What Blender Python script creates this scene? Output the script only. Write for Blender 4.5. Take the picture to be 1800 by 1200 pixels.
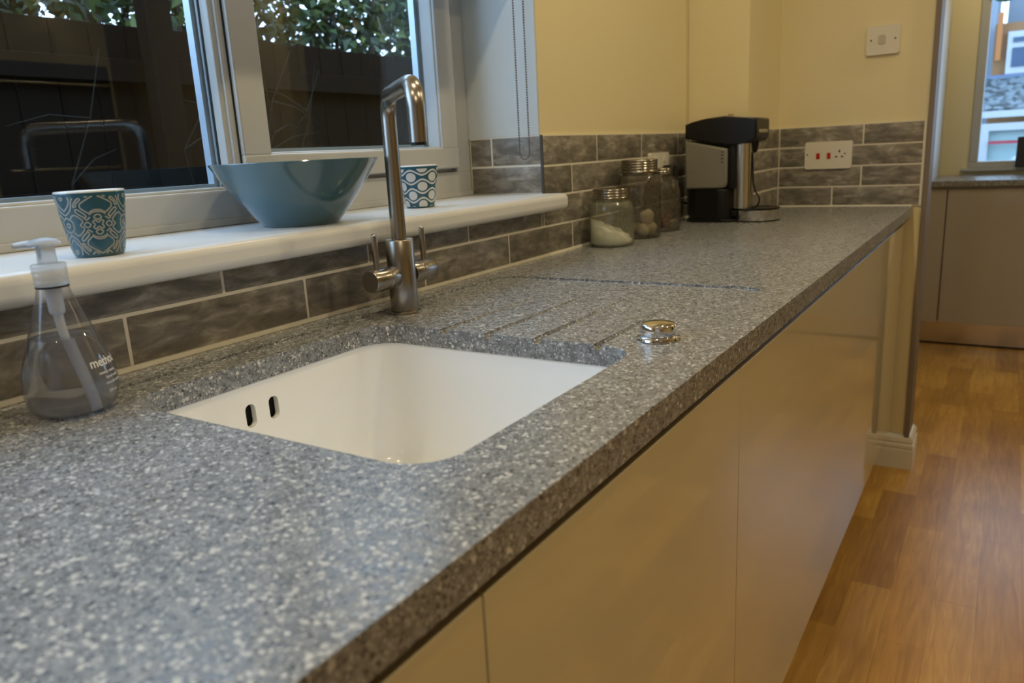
import bpy, bmesh, math, random
from mathutils import Vector, Matrix
random.seed(7)
for o in list(bpy.data.objects): bpy.data.objects.remove(o)
C = bpy.context.scene.collection
sc = bpy.context.scene
PI = math.pi

# ------------------------------------------------------------------ camera
cd = bpy.data.cameras.new('camera'); cam = bpy.data.objects.new('camera', cd); C.objects.link(cam)
Rr = Vector((0.5356513, -0.84286867, -0.0514791)); Uu = Vector((0.22816991, 0.08577045, 0.96983603)); Ff = Vector((0.81302901, 0.53123991, -0.23826032))
M = Matrix(((Rr.x, Uu.x, -Ff.x), (Rr.y, Uu.y, -Ff.y), (Rr.z, Uu.z, -Ff.z))).to_4x4()
M.translation = Vector((-0.38480819, -0.2564782, 0.23054012))
cam.matrix_world = M
cd.sensor_width = 36; cd.lens = 1339.8464 / 1800 * 36; cd.clip_start = .02
cd.dof.use_dof = True; cd.dof.focus_distance = 1.12; cd.dof.aperture_fstop = 6.3
sc.camera = cam

# ------------------------------------------------------------------ light
w = bpy.data.worlds.new('sky'); sc.world = w; w.use_nodes = True
bg = w.node_tree.nodes['Background']; bg.inputs[0].default_value = (.48, .69, 1, 1); bg.inputs[1].default_value = 4.6
sc.view_settings.view_transform = 'Standard'; sc.view_settings.look = 'None'
sc.view_settings.gamma = 1; sc.view_settings.use_curve_mapping = False
sc.view_settings.exposure = 0.34
WARM = (1, .83, .53)
def lamp(name, loc, power, size=.05, col=WARM, spread=None, rot=(0, 0, 0), sy=None):
    l = bpy.data.lights.new(name, 'AREA'); l.energy = power; l.color = col
    l.shape = 'DISK' if sy is None else 'RECTANGLE'; l.size = size
    if sy: l.size_y = sy
    if spread: l.spread = spread
    o = bpy.data.objects.new(name, l); o.location = loc; o.rotation_euler = rot; C.objects.link(o); return o
CEIL = 1.45
for i, (x, y) in enumerate([(-.7, .12), (.25, .12), (1.25, .14)]):
    lamp('downlight_glow', (x, y, CEIL - .012), 3.8, .06)
for x, y in [(-.8, -1.1), (.75, -1.1), (2.25, -1.1)]:
    lamp('downlight_glow', (x, y, CEIL - .012), 6.0, .06)
for x, y in [(3.3, -.3), (3.4, -1.6), (4.5, -.3)]:
    lamp('downlight_glow', (x, y, CEIL - .012), 2.6, .06)
# added blue area light standing in for daylight from behind; back wall is closed
lamp('added_rear_daylight', (-2.75, -.9, .25), 1.5, 1.6, (.5, .7, 1), None, (math.radians(90), 0, math.radians(-90)), 1.9)

# ------------------------------------------------------------------ helpers
WL = {}
def finish(name, me, mat, parent=None, smooth=False, autos=None, planar=True):
    me.validate(); me.update()
    mats = mat if isinstance(mat, (list, tuple)) else [mat]
    for m in mats: me.materials.append(m)
    if smooth:
        for p in me.polygons: p.use_smooth = True
        if autos is not None:
            try: me.set_sharp_from_angle(angle=math.radians(autos))
            except Exception: pass
        if planar and autos == 40:      # keep the big flat faces truly flat so they mirror straight
            for p in me.polygons:
                if max(abs(k) for k in p.normal) > .99995: p.use_smooth = False
    if parent is not None:
        base = WL[parent.name]
    else:
        xs = [v.co for v in me.vertices]
        base = Vector(((min(v.x for v in xs) + max(v.x for v in xs)) / 2, (min(v.y for v in xs) + max(v.y for v in xs)) / 2, min(v.z for v in xs)))
    for v in me.vertices: v.co -= base
    o = bpy.data.objects.new(name, me); C.objects.link(o)
    if parent is not None: o.parent = parent
    else: o.location = base
    WL[o.name] = base.copy()
    return o
def thing(name, label, cat, loc, group=None):
    o = bpy.data.objects.new(name, None); o.empty_display_size = .05; C.objects.link(o); o.location = loc
    WL[o.name] = Vector(loc)
    o['label'] = label; o['category'] = cat
    if group: o['group'] = group
    return o
def tag(o, label, cat=None, group=None):
    o['label'] = label
    if cat: o['category'] = cat
    if group: o['group'] = group
    return o
def struct(o): o['kind'] = 'structure'; return o
def from_bm(name, bm, mat, parent=None, smooth=False, autos=None, planar=True):
    bmesh.ops.recalc_face_normals(bm, faces=bm.faces)
    me = bpy.data.meshes.new(name); bm.to_mesh(me); bm.free()
    return finish(name, me, mat, parent, smooth, autos, planar)
def add_box(bm, x0, x1, y0, y1, z0, z1, bev=0, seg=2, only=None):
    vs = [bm.verts.new(p) for p in ((x0, y0, z0), (x1, y0, z0), (x1, y1, z0), (x0, y1, z0), (x0, y0, z1), (x1, y0, z1), (x1, y1, z1), (x0, y1, z1))]
    fs = [bm.faces.new([vs[i] for i in f]) for f in ((3, 2, 1, 0), (4, 5, 6, 7), (0, 1, 5, 4), (1, 2, 6, 5), (2, 3, 7, 6), (3, 0, 4, 7))]
    if bev:
        es = list({e for f in fs for e in f.edges})
        if only: es = [e for e in es if only(e)]
        bmesh.ops.bevel(bm, geom=es, offset=bev, segments=seg, profile=.5, affect='EDGES', clamp_overlap=True)
    return vs
def box(name, x0, x1, y0, y1, z0, z1, mat, parent=None, bev=0, seg=2, only=None):
    bm = bmesh.new(); add_box(bm, x0, x1, y0, y1, z0, z1, bev, seg, only)
    return from_bm(name, bm, mat, parent, smooth=bev > 0, autos=40)
def add_lathe(bm, prof, c, seg=64, axis='Z', ang=(0, 2 * PI)):
    full = abs(ang[1] - ang[0] - 2 * PI) < 1e-6
    n = seg if full else seg + 1
    rings = []
    for r, z in prof:
        if r < 1e-6:
            p = (0, 0, z); q = tr(p, c, axis); rings.append([bm.verts.new(q)]); continue
        rings.append([bm.verts.new(tr((r * math.cos(ang[0] + (ang[1] - ang[0]) * i / seg), r * math.sin(ang[0] + (ang[1] - ang[0]) * i / seg), z), c, axis)) for i in range(n)])
    for a, b in zip(rings[:-1], rings[1:]):
        m = n if full else n - 1
        for i in range(m):
            j = (i + 1) % n
            if len(a) == 1 and len(b) == 1: continue
            if len(a) == 1: bm.faces.new((a[0], b[i], b[j]))
            elif len(b) == 1: bm.faces.new((a[i], a[j], b[0]))
            else: bm.faces.new((a[i], a[j], b[j], b[i]))
def tr(p, c, axis):
    x, y, z = p
    if axis == 'X': x, y, z = z, x, y
    elif axis == 'Y': x, y, z = x, z, y
    elif isinstance(axis, Vector):
        q = Vector((0, 0, 1)).rotation_difference(axis) @ Vector(p); x, y, z = q
    return (x + c[0], y + c[1], z + c[2])
def lathe(name, prof, c, mat, parent=None, seg=64, axis='Z', autos=40):
    bm = bmesh.new(); add_lathe(bm, prof, c, seg, axis)
    return from_bm(name, bm, mat, parent, True, autos, False)
def cyl(r, z0, z1, b=.0):
    if b: return [(0, z0), (r - b, z0), (r - b * .3, z0 + b * .3), (r, z0 + b), (r, z1 - b), (r - b * .3, z1 - b * .3), (r - b, z1), (0, z1)]
    return [(0, z0), (r, z0), (r, z1), (0, z1)]
def smooth_path(pts, rad, n=8):
    pts = [Vector(p) for p in pts]; out = [pts[0]]
    for i in range(1, len(pts) - 1):
        a, b, c = pts[i - 1], pts[i], pts[i + 1]
        r = rad if not isinstance(rad, (list, tuple)) else rad[i - 1]
        d1 = (a - b).normalized(); d2 = (c - b).normalized()
        p1 = b + d1 * min(r, (a - b).length * .49); p2 = b + d2 * min(r, (c - b).length * .49)
        for k in range(n + 1):
            t = k / n; out.append(p1 * (1 - t) ** 2 + b * 2 * t * (1 - t) + p2 * t ** 2)
    out.append(pts[-1]); return out
def add_tube(bm, pts, r, seg=16, cap=True):
    pts = [Vector(p) for p in pts]; up = None; rings = []
    for i, p in enumerate(pts):
        t = (pts[min(i + 1, len(pts) - 1)] - pts[max(i - 1, 0)]).normalized()
        if up is None:
            up = Vector((0, 0, 1)) if abs(t.z) < .9 else Vector((1, 0, 0))
        up = (up - t * up.dot(t)).normalized(); sd = t.cross(up)
        rr = r[i] if isinstance(r, (list, tuple)) else r
        rings.append([bm.verts.new(p + (up * math.cos(2 * PI * k / seg) + sd * math.sin(2 * PI * k / seg)) * rr) for k in range(seg)])
    for a, b in zip(rings[:-1], rings[1:]):
        for k in range(seg): bm.faces.new((a[k], a[(k + 1) % seg], b[(k + 1) % seg], b[k]))
    if cap: bm.faces.new(rings[0]); bm.faces.new(rings[-1])
def tube(name, pts, r, mat, parent=None, seg=16, cap=True):
    bm = bmesh.new(); add_tube(bm, pts, r, seg, cap); return from_bm(name, bm, mat, parent, True, 50)
def rrect(x0, y0, x1, y1, r, n=8):
    out = []
    for cx, cy, a0 in ((x1 - r, y1 - r, 0), (x0 + r, y1 - r, 90), (x0 + r, y0 + r, 180), (x1 - r, y0 + r, 270)):
        for k in range(n + 1):
            a = math.radians(a0 + 90 * k / n); out.append((cx + r * math.cos(a), cy + r * math.sin(a)))
    return out
def prism(name, poly, a0, a1, mat, parent=None, axis='Z', bev=0, seg=2):
    bm = bmesh.new(); add_prism(bm, poly, a0, a1, axis, bev, seg)
    return from_bm(name, bm, mat, parent, bev > 0, 40)
def add_prism(bm, poly, a0, a1, axis='Z', bev=0, seg=2):
    def P(p, a):
        return {'Z': (p[0], p[1], a), 'X': (a, p[0], p[1]), 'Y': (p[0], a, p[1])}[axis]
    A = [bm.verts.new(P(p, a0)) for p in poly]; B = [bm.verts.new(P(p, a1)) for p in poly]
    fs = [bm.faces.new(A[::-1]), bm.faces.new(B)]
    n = len(poly)
    for i in range(n): fs.append(bm.faces.new((A[i], A[(i + 1) % n], B[(i + 1) % n], B[i])))
    if bev:
        es = list({e for f in fs[:2] for e in f.edges})
        bmesh.ops.bevel(bm, geom=es, offset=bev, segments=seg, profile=.5, affect='EDGES', clamp_overlap=True)
def boolean(o, cutters):
    for i, c in enumerate(cutters):
        m = o.modifiers.new('b', 'BOOLEAN'); m.operation = 'DIFFERENCE'; m.object = c; m.solver = 'EXACT'
    bpy.context.view_layer.update()
    dg = bpy.context.evaluated_depsgraph_get()
    me = bpy.data.meshes.new_from_object(o.evaluated_get(dg)); o.modifiers.clear()
    o.data = me
    for c in cutters: bpy.data.objects.remove(c)

# ------------------------------------------------------------------ materials
def mat(name, col=(.5, .5, .5), rough=.5, metal=0, coat=0, spec=.5, trans=0, ior=1.45, aniso=0, alpha=1):
    m = bpy.data.materials.new(name); m.use_nodes = True; b = m.node_tree.nodes['Principled BSDF']
    b.inputs['Base Color'].default_value = (*col, 1); b.inputs['Roughness'].default_value = rough
    b.inputs['Metallic'].default_value = metal; b.inputs['Coat Weight'].default_value = coat; b.inputs['Coat Roughness'].default_value = .05
    b.inputs['Specular IOR Level'].default_value = spec; b.inputs['Transmission Weight'].default_value = trans
    b.inputs['IOR'].default_value = ior; b.inputs['Anisotropic'].default_value = aniso; b.inputs['Alpha'].default_value = alpha
    return m
class N:
    def __init__(s, m): s.t = m.node_tree; s.b = s.t.nodes['Principled BSDF']
    def n(s, typ, ins={}, **kw):
        x = s.t.nodes.new('ShaderNode' + typ)
        for k, v in kw.items(): setattr(x, k, v)
        for k, v in ins.items():
            if hasattr(v, 'is_output') or isinstance(v, bpy.types.NodeSocket): s.t.links.new(v, x.inputs[k])
            else: x.inputs[k].default_value = v
        return x
    def link(s, a, b): s.t.links.new(a, b)
    def math(s, op, a, b=0, c=0): return s.n('Math', {0: a, 1: b, 2: c}, operation=op).outputs[0]
    def mix(s, f, a, b):
        x = s.n('Mix', data_type='RGBA')
        for i, v in ((0, f), (6, a), (7, b)):
            if isinstance(v, bpy.types.NodeSocket): s.link(v, x.inputs[i])
            else: x.inputs[i].default_value = v if i == 0 else (*v, 1)
        return x.outputs[2]
    def ramp(s, f, stops, interp='LINEAR'):
        x = s.n('ValToRGB', {0: f}); x.color_ramp.interpolation = interp
        while len(x.color_ramp.elements) < len(stops): x.color_ramp.elements.new(.5)
        for e, (p, c) in zip(x.color_ramp.elements, stops): e.position = p; e.color = (*c, 1) if len(c) == 3 else c
        return x.outputs[0]
    def coord(s, k='Object'): return s.n('TexCoord').outputs[k]
    def bump(s, h, st=.2, d=.001):
        x = s.n('Bump', {'Height': h, 'Strength': st, 'Distance': d}); s.link(x.outputs[0], s.b.inputs['Normal'])

def quartz():
    m = mat('speckled_quartz', rough=.24, spec=.6); s = N(m); co = s.coord()
    nz = s.n('TexNoise', {'Vector': co, 'Scale': 120, 'Detail': 3}).outputs['Fac']
    col = s.ramp(nz, [(.3, (.135, .140, .148)), (.7, (.25, .258, .268))])
    def chips(scale, thr, size, c0, c1, off):
        nonlocal col
        mp = s.n('Mapping', {'Vector': co, 'Location': off})
        v = s.n('TexVoronoi', {'Vector': mp.outputs[0], 'Scale': scale, 'Randomness': 1.0})
        sel = s.n('SeparateColor', {0: v.outputs['Color']})
        a = s.math('LESS_THAN', sel.outputs[0], thr)
        lim = s.math('MULTIPLY', sel.outputs[1], size)
        bb = s.math('LESS_THAN', v.outputs['Distance'], s.math('ADD', lim, size * .4))
        k = s.math('MULTIPLY', a, bb)
        cc = s.mix(sel.outputs[2], c0, c1)
        col = s.mix(k, col, cc)
    chips(540, .30, .45, (.03, .03, .032), (.10, .10, .105), (3, 1, 2))
    chips(470, .30, .45, (.32, .33, .34), (.55, .56, .56), (.1, .3, .7))
    chips(330, .20, .42, (.025, .025, .028), (.07, .07, .075), (5, 7, 1))
    chips(290, .26, .42, (.30, .31, .32), (.62, .62, .60), (8, 2, 4))
    chips(210, .16, .40, (.36, .36, .36), (.66, .66, .64), (2, 9, 6))
    s.link(col, s.b.inputs['Base Color'])
    r = s.ramp(nz, [(.3, (.22,) * 3), (.7, (.34,) * 3)]); s.link(r, s.b.inputs['Roughness'])
    return m
def tile_mat():
    m = mat('grey_tile', rough=.42); s = N(m)
    isl = s.n('NewGeometry').outputs['Random Per Island']; co = s.coord()
    shift = s.n('VectorMath', {0: co}, operation='ADD'); cx = s.n('CombineXYZ', {0: s.math('MULTIPLY', isl, 37), 1: s.math('MULTIPLY', isl, 91), 2: s.math('MULTIPLY', isl, 13)})
    s.link(cx.outputs[0], shift.inputs[1])
    mp = s.n('Mapping', {'Vector': shift.outputs[0], 'Scale': (9, 9, 26)})
    n1 = s.n('TexNoise', {'Vector': mp.outputs[0], 'Scale': 2.2, 'Detail': 8, 'Roughness': .62, 'Distortion': .6}).outputs['Fac']
    n2 = s.n('TexNoise', {'Vector': shift.outputs[0], 'Scale': 14, 'Detail': 5}).outputs['Fac']
    f = s.math('ADD', s.math('MULTIPLY', n1, .75), s.math('MULTIPLY', n2, .25))
    c = s.ramp(f, [(.30, (.09, .080, .064)), (.46, (.17, .154, .128)), (.56, (.26, .238, .20)), (.66, (.42, .39, .335))])
    br = s.math('ADD', s.math('MULTIPLY', isl, .35), .82)
    c2 = s.n('VectorMath', {0: c}, operation='SCALE'); s.link(br, c2.inputs['Scale'])
    s.link(c2.outputs[0], s.b.inputs['Base Color']); s.bump(n1, .5, .0012)
    return m
def floor_mat():
    m = mat('oak_laminate', rough=.30, spec=.35); s = N(m); co = s.coord()
    br = s.n('TexBrick', {'Vector': co, 'Color1': (0, 0, 0, 1), 'Color2': (1, 1, 1, 1), 'Mortar': (.5, .5, .5, 1), 'Scale': 1, 'Mortar Size': .0004, 'Bias': 0, 'Brick Width': .62, 'Row Height': .095}, offset=.37, offset_frequency=2)
    tone = br.outputs['Color']
    mp = s.n('Mapping', {'Vector': co, 'Scale': (3.0, 34, 1)})
    g = s.n('TexNoise', {'Vector': mp.outputs[0], 'Scale': 1.5, 'Detail': 7, 'Distortion': 1.2}).outputs['Fac']
    g2 = s.n('TexNoise', {'Vector': co, 'Scale': 4, 'Detail': 3}).outputs['Fac']
    f = s.math('ADD', s.math('MULTIPLY', s.n('SeparateColor', {0: tone}).outputs[0], .22), s.math('ADD', s.math('MULTIPLY', g, .42), s.math('MULTIPLY', g2, .28)))
    c = s.ramp(f, [(.24, (.24, .112, .024)), (.48, (.44, .235, .05)), (.72, (.70, .43, .11))])
    c = s.mix(s.math('MULTIPLY', br.outputs['Fac'], .6), c, (.08, .04, .015))
    s.link(c, s.b.inputs['Base Color']); s.bump(g, .05, .0004)
    return m
def paint(name, col, rough=.6, bump=.08):
    m = mat(name, col, rough); s = N(m)
    n = s.n('TexNoise', {'Vector': s.coord(), 'Scale': 180, 'Detail': 2}).outputs['Fac']; s.bump(n, bump, .0006); return m
def thin_glass(name, tint=(1, 1, 1), rough=.0, ior=1.5, extra=0.0, bump=0, haze=0, hcol=(.8, .82, .85), edge=0):
    m = bpy.data.materials.new(name); m.use_nodes = True; t = m.node_tree
    t.nodes.remove(t.nodes['Principled BSDF']); out = t.nodes['Material Output']
    tr_ = t.nodes.new('ShaderNodeBsdfTransparent'); tr_.inputs[0].default_value = (*tint, 1)
    gl = t.nodes.new('ShaderNodeBsdfGlossy'); gl.inputs['Roughness'].default_value = rough
    fr = t.nodes.new('ShaderNodeFresnel'); ge = t.nodes.new('ShaderNodeNewGeometry'); mr = t.nodes.new('ShaderNodeMapRange')
    mr.inputs['To Min'].default_value = ior; mr.inputs['To Max'].default_value = 1 / ior     # same reflectance from both sides of a pane
    t.links.new(ge.outputs['Backfacing'], mr.inputs['Value']); t.links.new(mr.outputs[0], fr.inputs[0])
    mx = t.nodes.new('ShaderNodeMixShader'); ad = t.nodes.new('ShaderNodeMath'); ad.operation = 'ADD'; ad.inputs[1].default_value = extra
    t.links.new(fr.outputs[0], ad.inputs[0]); t.links.new(ad.outputs[0], mx.inputs[0]); t.links.new(tr_.outputs[0], mx.inputs[1]); t.links.new(gl.outputs[0], mx.inputs[2])
    if edge:
        lw = t.nodes.new('ShaderNodeLayerWeight'); lw.inputs[0].default_value = .35
        ec = t.nodes.new('ShaderNodeMix'); ec.data_type = 'RGBA'; ec.inputs[6].default_value = (*tint, 1); ec.inputs[7].default_value = (*[k * (1 - edge) for k in tint], 1)
        t.links.new(lw.outputs['Facing'], ec.inputs[0]); t.links.new(ec.outputs[2], tr_.inputs[0])
    if haze:
        df = t.nodes.new('ShaderNodeBsdfDiffuse'); df.inputs[0].default_value = (*hcol, 1)
        tl = t.nodes.new('ShaderNodeBsdfTranslucent'); tl.inputs[0].default_value = (*hcol, 1)
        m1 = t.nodes.new('ShaderNodeMixShader'); m1.inputs[0].default_value = .5; t.links.new(df.outputs[0], m1.inputs[1]); t.links.new(tl.outputs[0], m1.inputs[2])
        m2 = t.nodes.new('ShaderNodeMixShader'); m2.inputs[0].default_value = haze; t.links.new(mx.outputs[0], m2.inputs[1]); t.links.new(m1.outputs[0], m2.inputs[2])
        t.links.new(m2.outputs[0], out.inputs[0])
    else: t.links.new(mx.outputs[0], out.inputs[0])
    if bump:
        tc = t.nodes.new('ShaderNodeTexCoord'); vz = t.nodes.new('ShaderNodeTexVoronoi'); vz.feature = 'SMOOTH_F1'; vz.inputs['Scale'].default_value = 90
        bp = t.nodes.new('ShaderNodeBump'); bp.inputs['Strength'].default_value = bump; bp.inputs['Distance'].default_value = .003
        t.links.new(tc.outputs['Object'], vz.inputs['Vector']); t.links.new(vz.outputs['Distance'], bp.inputs['Height'])
        t.links.new(bp.outputs[0], gl.inputs['Normal']); t.links.new(bp.outputs[0], fr.inputs['Normal'])
    return m

QZ = quartz(); TILE = tile_mat(); FLOOR = floor_mat()
GROUT = paint('grout', (.72, .68, .58), .8, .2)
CREAM = paint('cream_wall_paint', (.76, .67, .41), .36)
WHITEP = paint('white_wall_paint', (.54, .57, .56), .6)
CEILM = paint('ceiling_paint', (.8, .8, .78), .7)
UPVC = mat('white_upvc', (.47, .475, .46), .28)
SILLM = mat('white_sill_board', (.66, .67, .67), .3)
GLOSS = mat('cream_gloss_lacquer', (.56, .50, .33), .35, coat=1.0, spec=.0); GLOSS.node_tree.nodes['Principled BSDF'].inputs['Coat Roughness'].default_value = .03
GLOSS.node_tree.nodes['Principled BSDF'].inputs['Coat IOR'].default_value = 1.8
CARC = mat('cabinet_carcass', (.5, .46, .38), .6)
RAILM = mat('dark_rail', (.10, .085, .065), .4)
NICKEL = mat('brushed_nickel', (.36, .335, .30), .27, 1.0, aniso=.6)
CHROME = mat('chrome', (.75, .75, .76), .06, 1.0)
STEEL = mat('brushed_steel', (.60, .58, .54), .22, 1.0, aniso=.4)
BLACK = mat('black_plastic', (.008, .008, .008), .34, spec=.35)
RUBBER = mat('black_gasket', (.01, .01, .012), .5)
SPACER = mat('aluminium_spacer', (.45, .52, .6), .35, .6)
CERAM = mat('white_sink_ceramic', (.88, .885, .88), .16, coat=.4)
TEALG = mat('teal_glaze', (.060, .135, .165), .12, coat=.6)
WGLAZE = mat('white_glaze', (.75, .75, .74), .2)
PANE = thin_glass('window_glass', (.92, .95, .95))
JARG = thin_glass('jar_glass', (.90, .92, .87), .04, 1.5, .06, bump=.9, haze=.12, edge=.6, hcol=(.75, .78, .62))
JARG2 = thin_glass('smoked_jar_glass', (.74, .72, .66), .04, 1.5, .06, bump=.9, haze=.12, edge=.6, hcol=(.36, .33, .26))
BOTT = thin_glass('clear_bottle_plastic', (.95, .955, .96), .02, 1.5, .015, haze=.045, edge=.4)
PUMPC = mat('clear_pump_plastic', (.75, .78, .82), .25, trans=.75, ior=1.25)
WHPL = mat('white_socket_plastic', (.72, .69, .60), .3)
LIDM = mat('pewter_lid', (.30, .27, .22), .22, 1.0)
RED = mat('red_rocker', (.45, .02, .015), .3)
DARK = mat('dark_hole', (.01, .01, .01), .8)
WOODD = mat('dark_fence_timber', (.010, .0065, .0045), .9, spec=.05)
SKIRT = mat('white_skirting_gloss', (.74, .72, .64), .3)
TAUPE = mat('taupe_door_lining', (.20, .165, .13), .5)

# ------------------------------------------------------------------ dimensions
W = .62; D = 2.437; FL = -.9136; RX = 1.118; PX = 2.065; PY = .431; WE = -.0241
SILL = .141; WY = .815; T = .2684; TT = .007     # tile thickness: tiled faces lie at W, painted walls TT behind
WW = W + TT

# ------------------------------------------------------------------ room shell
def multi(name, boxes, m, bev=0):
    bm = bmesh.new()
    for b in boxes: add_box(bm, *b, bev)
    return from_bm(name, bm, m)
struct(multi('floor', [(-3, 6.2, -3.2, .93, FL - .1, FL)], FLOOR))
struct(multi('ceiling', [(-3, 6.2, -3.2, .93, CEIL, CEIL + .1)], CEILM))
# wall with the kitchen window: below, above, left of it and right of it
struct(multi('wall_left', [(-3, RX + TT, WW, .93, FL, .104), (-3, RX + TT, WW, .93, 1.12, CEIL), (-3, -1.3, WW, .93, .104, 1.12),
                           (RX + TT, D + .12, WW, .93, FL, CEIL)], CREAM))
struct(multi('wall_pier', [(PX + TT, D + TT - .0005, PY + TT, WW - .0003, FL, CEIL)], CREAM))
struct(multi('wall_reveal', [(RX + .0005, RX + TT, WW - .0005, .90, T + .0, 1.12)], WHITEP))
struct(multi('wall_far', [(D + TT, D + .12, WE, WW, FL, CEIL), (D + TT, D + .12, -3.2, -1.15, FL, CEIL), (D + TT, D + .12, -1.15, WE, 1.15, CEIL)], CREAM))
struct(multi('wall_right', [(-3, 6.2, -3.3, -3.2, FL, CEIL)], CREAM))
struct(multi('wall_back', [(-3.1, -3, -3.2, .93, FL, CEIL)], CREAM))
FX = 4.88
struct(multi('wall_outer', [(FX, FX + .25, -3.2, -1.35, FL, CEIL), (FX, FX + .25, -.05, .93, FL, CEIL), (FX, FX + .25, -1.35, -.05, FL, .015), (FX, FX + .25, -1.35, -.05, 1.15, CEIL)], CREAM))
struct(multi('wall_side', [(D + .121, FX, .80, .93, FL, CEIL)], CREAM))
struct(multi('trim_1', [(D - .004, D + .122, WE - .016, WE - .0003, FL + .001, CEIL - .3)], TAUPE, .002))
# skirting round the partition end
def skirting(name, pts):
    prof = [(0, 0), (.016, 0), (.016, .068), (.012, .073), (.016, .078), (.016, .088), (.011, .093), (.014, .100), (.012, .112), (.006, .122), (0, .125)]
    bm = bmesh.new(); rings = []
    for i, (p, nrm) in enumerate(pts):
        rings.append([bm.verts.new((p[0] + nrm[0] * a, p[1] + nrm[1] * a, FL + b)) for a, b in prof])
    for a, b in zip(rings[:-1], rings[1:]):
        for k in range(len(prof) - 1): bm.faces.new((a[k], a[k + 1], b[k + 1], b[k]))
    bm.faces.new(rings[0]); bm.faces.new(rings[-1][::-1])
    return struct(from_bm(name, bm, SKIRT))
skirting('baseboard_far', [((D + TT - .001, .40), (-1, 0)), ((D + TT - .001, WE - .016), (-1, -1)), ((D + .122, WE - .016), (1, -1)), ((D + .122, .9), (1, 0))])

# ------------------------------------------------------------------ tiled splashbacks
G = .0042; RH = T / 4
def tiles(bm, plane, pos, a0, a1, rows, face, zlim=None):
    """rows: list of (z0,z1,[joints]); plane 'Y' => tiles along x; 'X' => along y; face = direction sign of the visible side"""
    for z0, z1, js in rows:
        xs = [a0] + [j for j in sorted(js) if a0 + .01 < j < a1 - .01] + [a1]
        for u, v in zip(xs[:-1], xs[1:]):
            u2 = u + G / 2; v2 = v - G / 2
            zz0, zz1 = z0 + G / 2, z1 - G / 2
            p0, p1 = sorted((pos, pos - face * TT))
            if plane == 'Y': add_box(bm, u2, v2, p0, p1, zz0, zz1, .0018, 2)
            else: add_box(bm, p0, p1, u2, v2, zz0, zz1, .0018, 2)
def splash(label, tile_calls, grout_boxes, loc):
    t = thing('tiled_splashback', label, 'tiles', loc)
    bm = bmesh.new()
    for c in tile_calls: tiles(bm, *c)
    from_bm('tiles', bm, TILE, t, True, 30)
    bm = bmesh.new()
    for g in grout_boxes: add_box(bm, *g)
    from_bm('grout', bm, GROUT, t)
    return t
r1 = [.1145 + .284 * k for k in range(-6, 8)]; r2 = [.257 + .2835 * k for k in range(-6, 8)]
splash('long grey tile strip under the window sill and behind the glass jars',
       [('Y', W, -2.9, PX, [(0.001, RH, r1)], -1), ('Y', W, -2.9, PX, [(RH, .1035, [r for r in r2 if r < 1.1] + [1.118, 1.40, 1.68, 1.96])], -1) if False else ('Y', W, -2.9, 1.118, [(RH, .1035, r2)], -1),
        ('Y', W, 1.118, PX, [(RH, 2 * RH, [1.386, 1.67, 1.954]), (2 * RH, 3 * RH, [1.2567, 1.54, 1.824]), (3 * RH, T, [1.394, 1.674, 1.959])], -1)],
       [(-2.9, PX, W + .0012, WW - .0003, 0.0006, .1035), (1.1185, PX, W + .0012, WW - .0003, .1035, T)], (0, W, 0))
splash('short grey tiles lining the window reveal below the blind chain', [('X', RX, W + .001, WY - .0005, [(SILL, .2035, []), (.2035, T, [.754])], -1)],
       [(RX + .0012, RX + TT - .0005, W + .001, WY - .0005, SILL + .0005, T)], (RX, .7, SILL))
splash('grey tiles boxed round the chunky pier behind the black water dispenser',
       [('X', PX, PY, W - .001, [(k * RH + .001, (k + 1) * RH, []) for k in range(4)], -1), ('Y', PY, PX, D - .001, [(k * RH + .001, (k + 1) * RH, []) for k in range(4)], -1)],
       [(PX + .0012, PX + TT - .0003, PY, W - .0005, .0006, T), (PX + .002, D - .001, PY + .0012, PY + TT - .0003, .0006, T)], (PX, PY, 0))
splash('four rows of dark grey tiles on the end wall around the red-switch socket',
       [('X', D, WE + .006, PY - .001, [(.001, RH, [.2504]), (RH, 2 * RH, [.1613]), (2 * RH, 3 * RH, []), (3 * RH, T, [.1605])], -1)],
       [(D + .0012, D + TT - .0003, WE + .0005, PY - .0005, .0006, T)], (D, .2, 0))
tag(box('tile_edge_trim', RX - .001, RX + .0035, W - .0015, W + .004, SILL + .001, T, mat('dark_edge_trim', (.06, .055, .05), .4)), 'thin dark vertical edging where the reveal tiles turn onto the cream wall', 'trim')
# sealant line
sl = multi('sealant_bead', [(-2.9, PX - .002, W - .0055, W - .0002, .0002, .006), (PX - .004, PX - .0002, PY - .002, W - .004, .0002, .0042), (PX - .003, D - .004, PY - .004, PY - .0002, .0002, .0042), (D - .004, D - .0002, .004, PY - .004, .0002, .0042)], mat('cream_sealant', (.90, .86, .72), .5))
tag(sl, 'pale bead of sealant along the joint of worktop and tiles', 'sealant')

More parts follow.
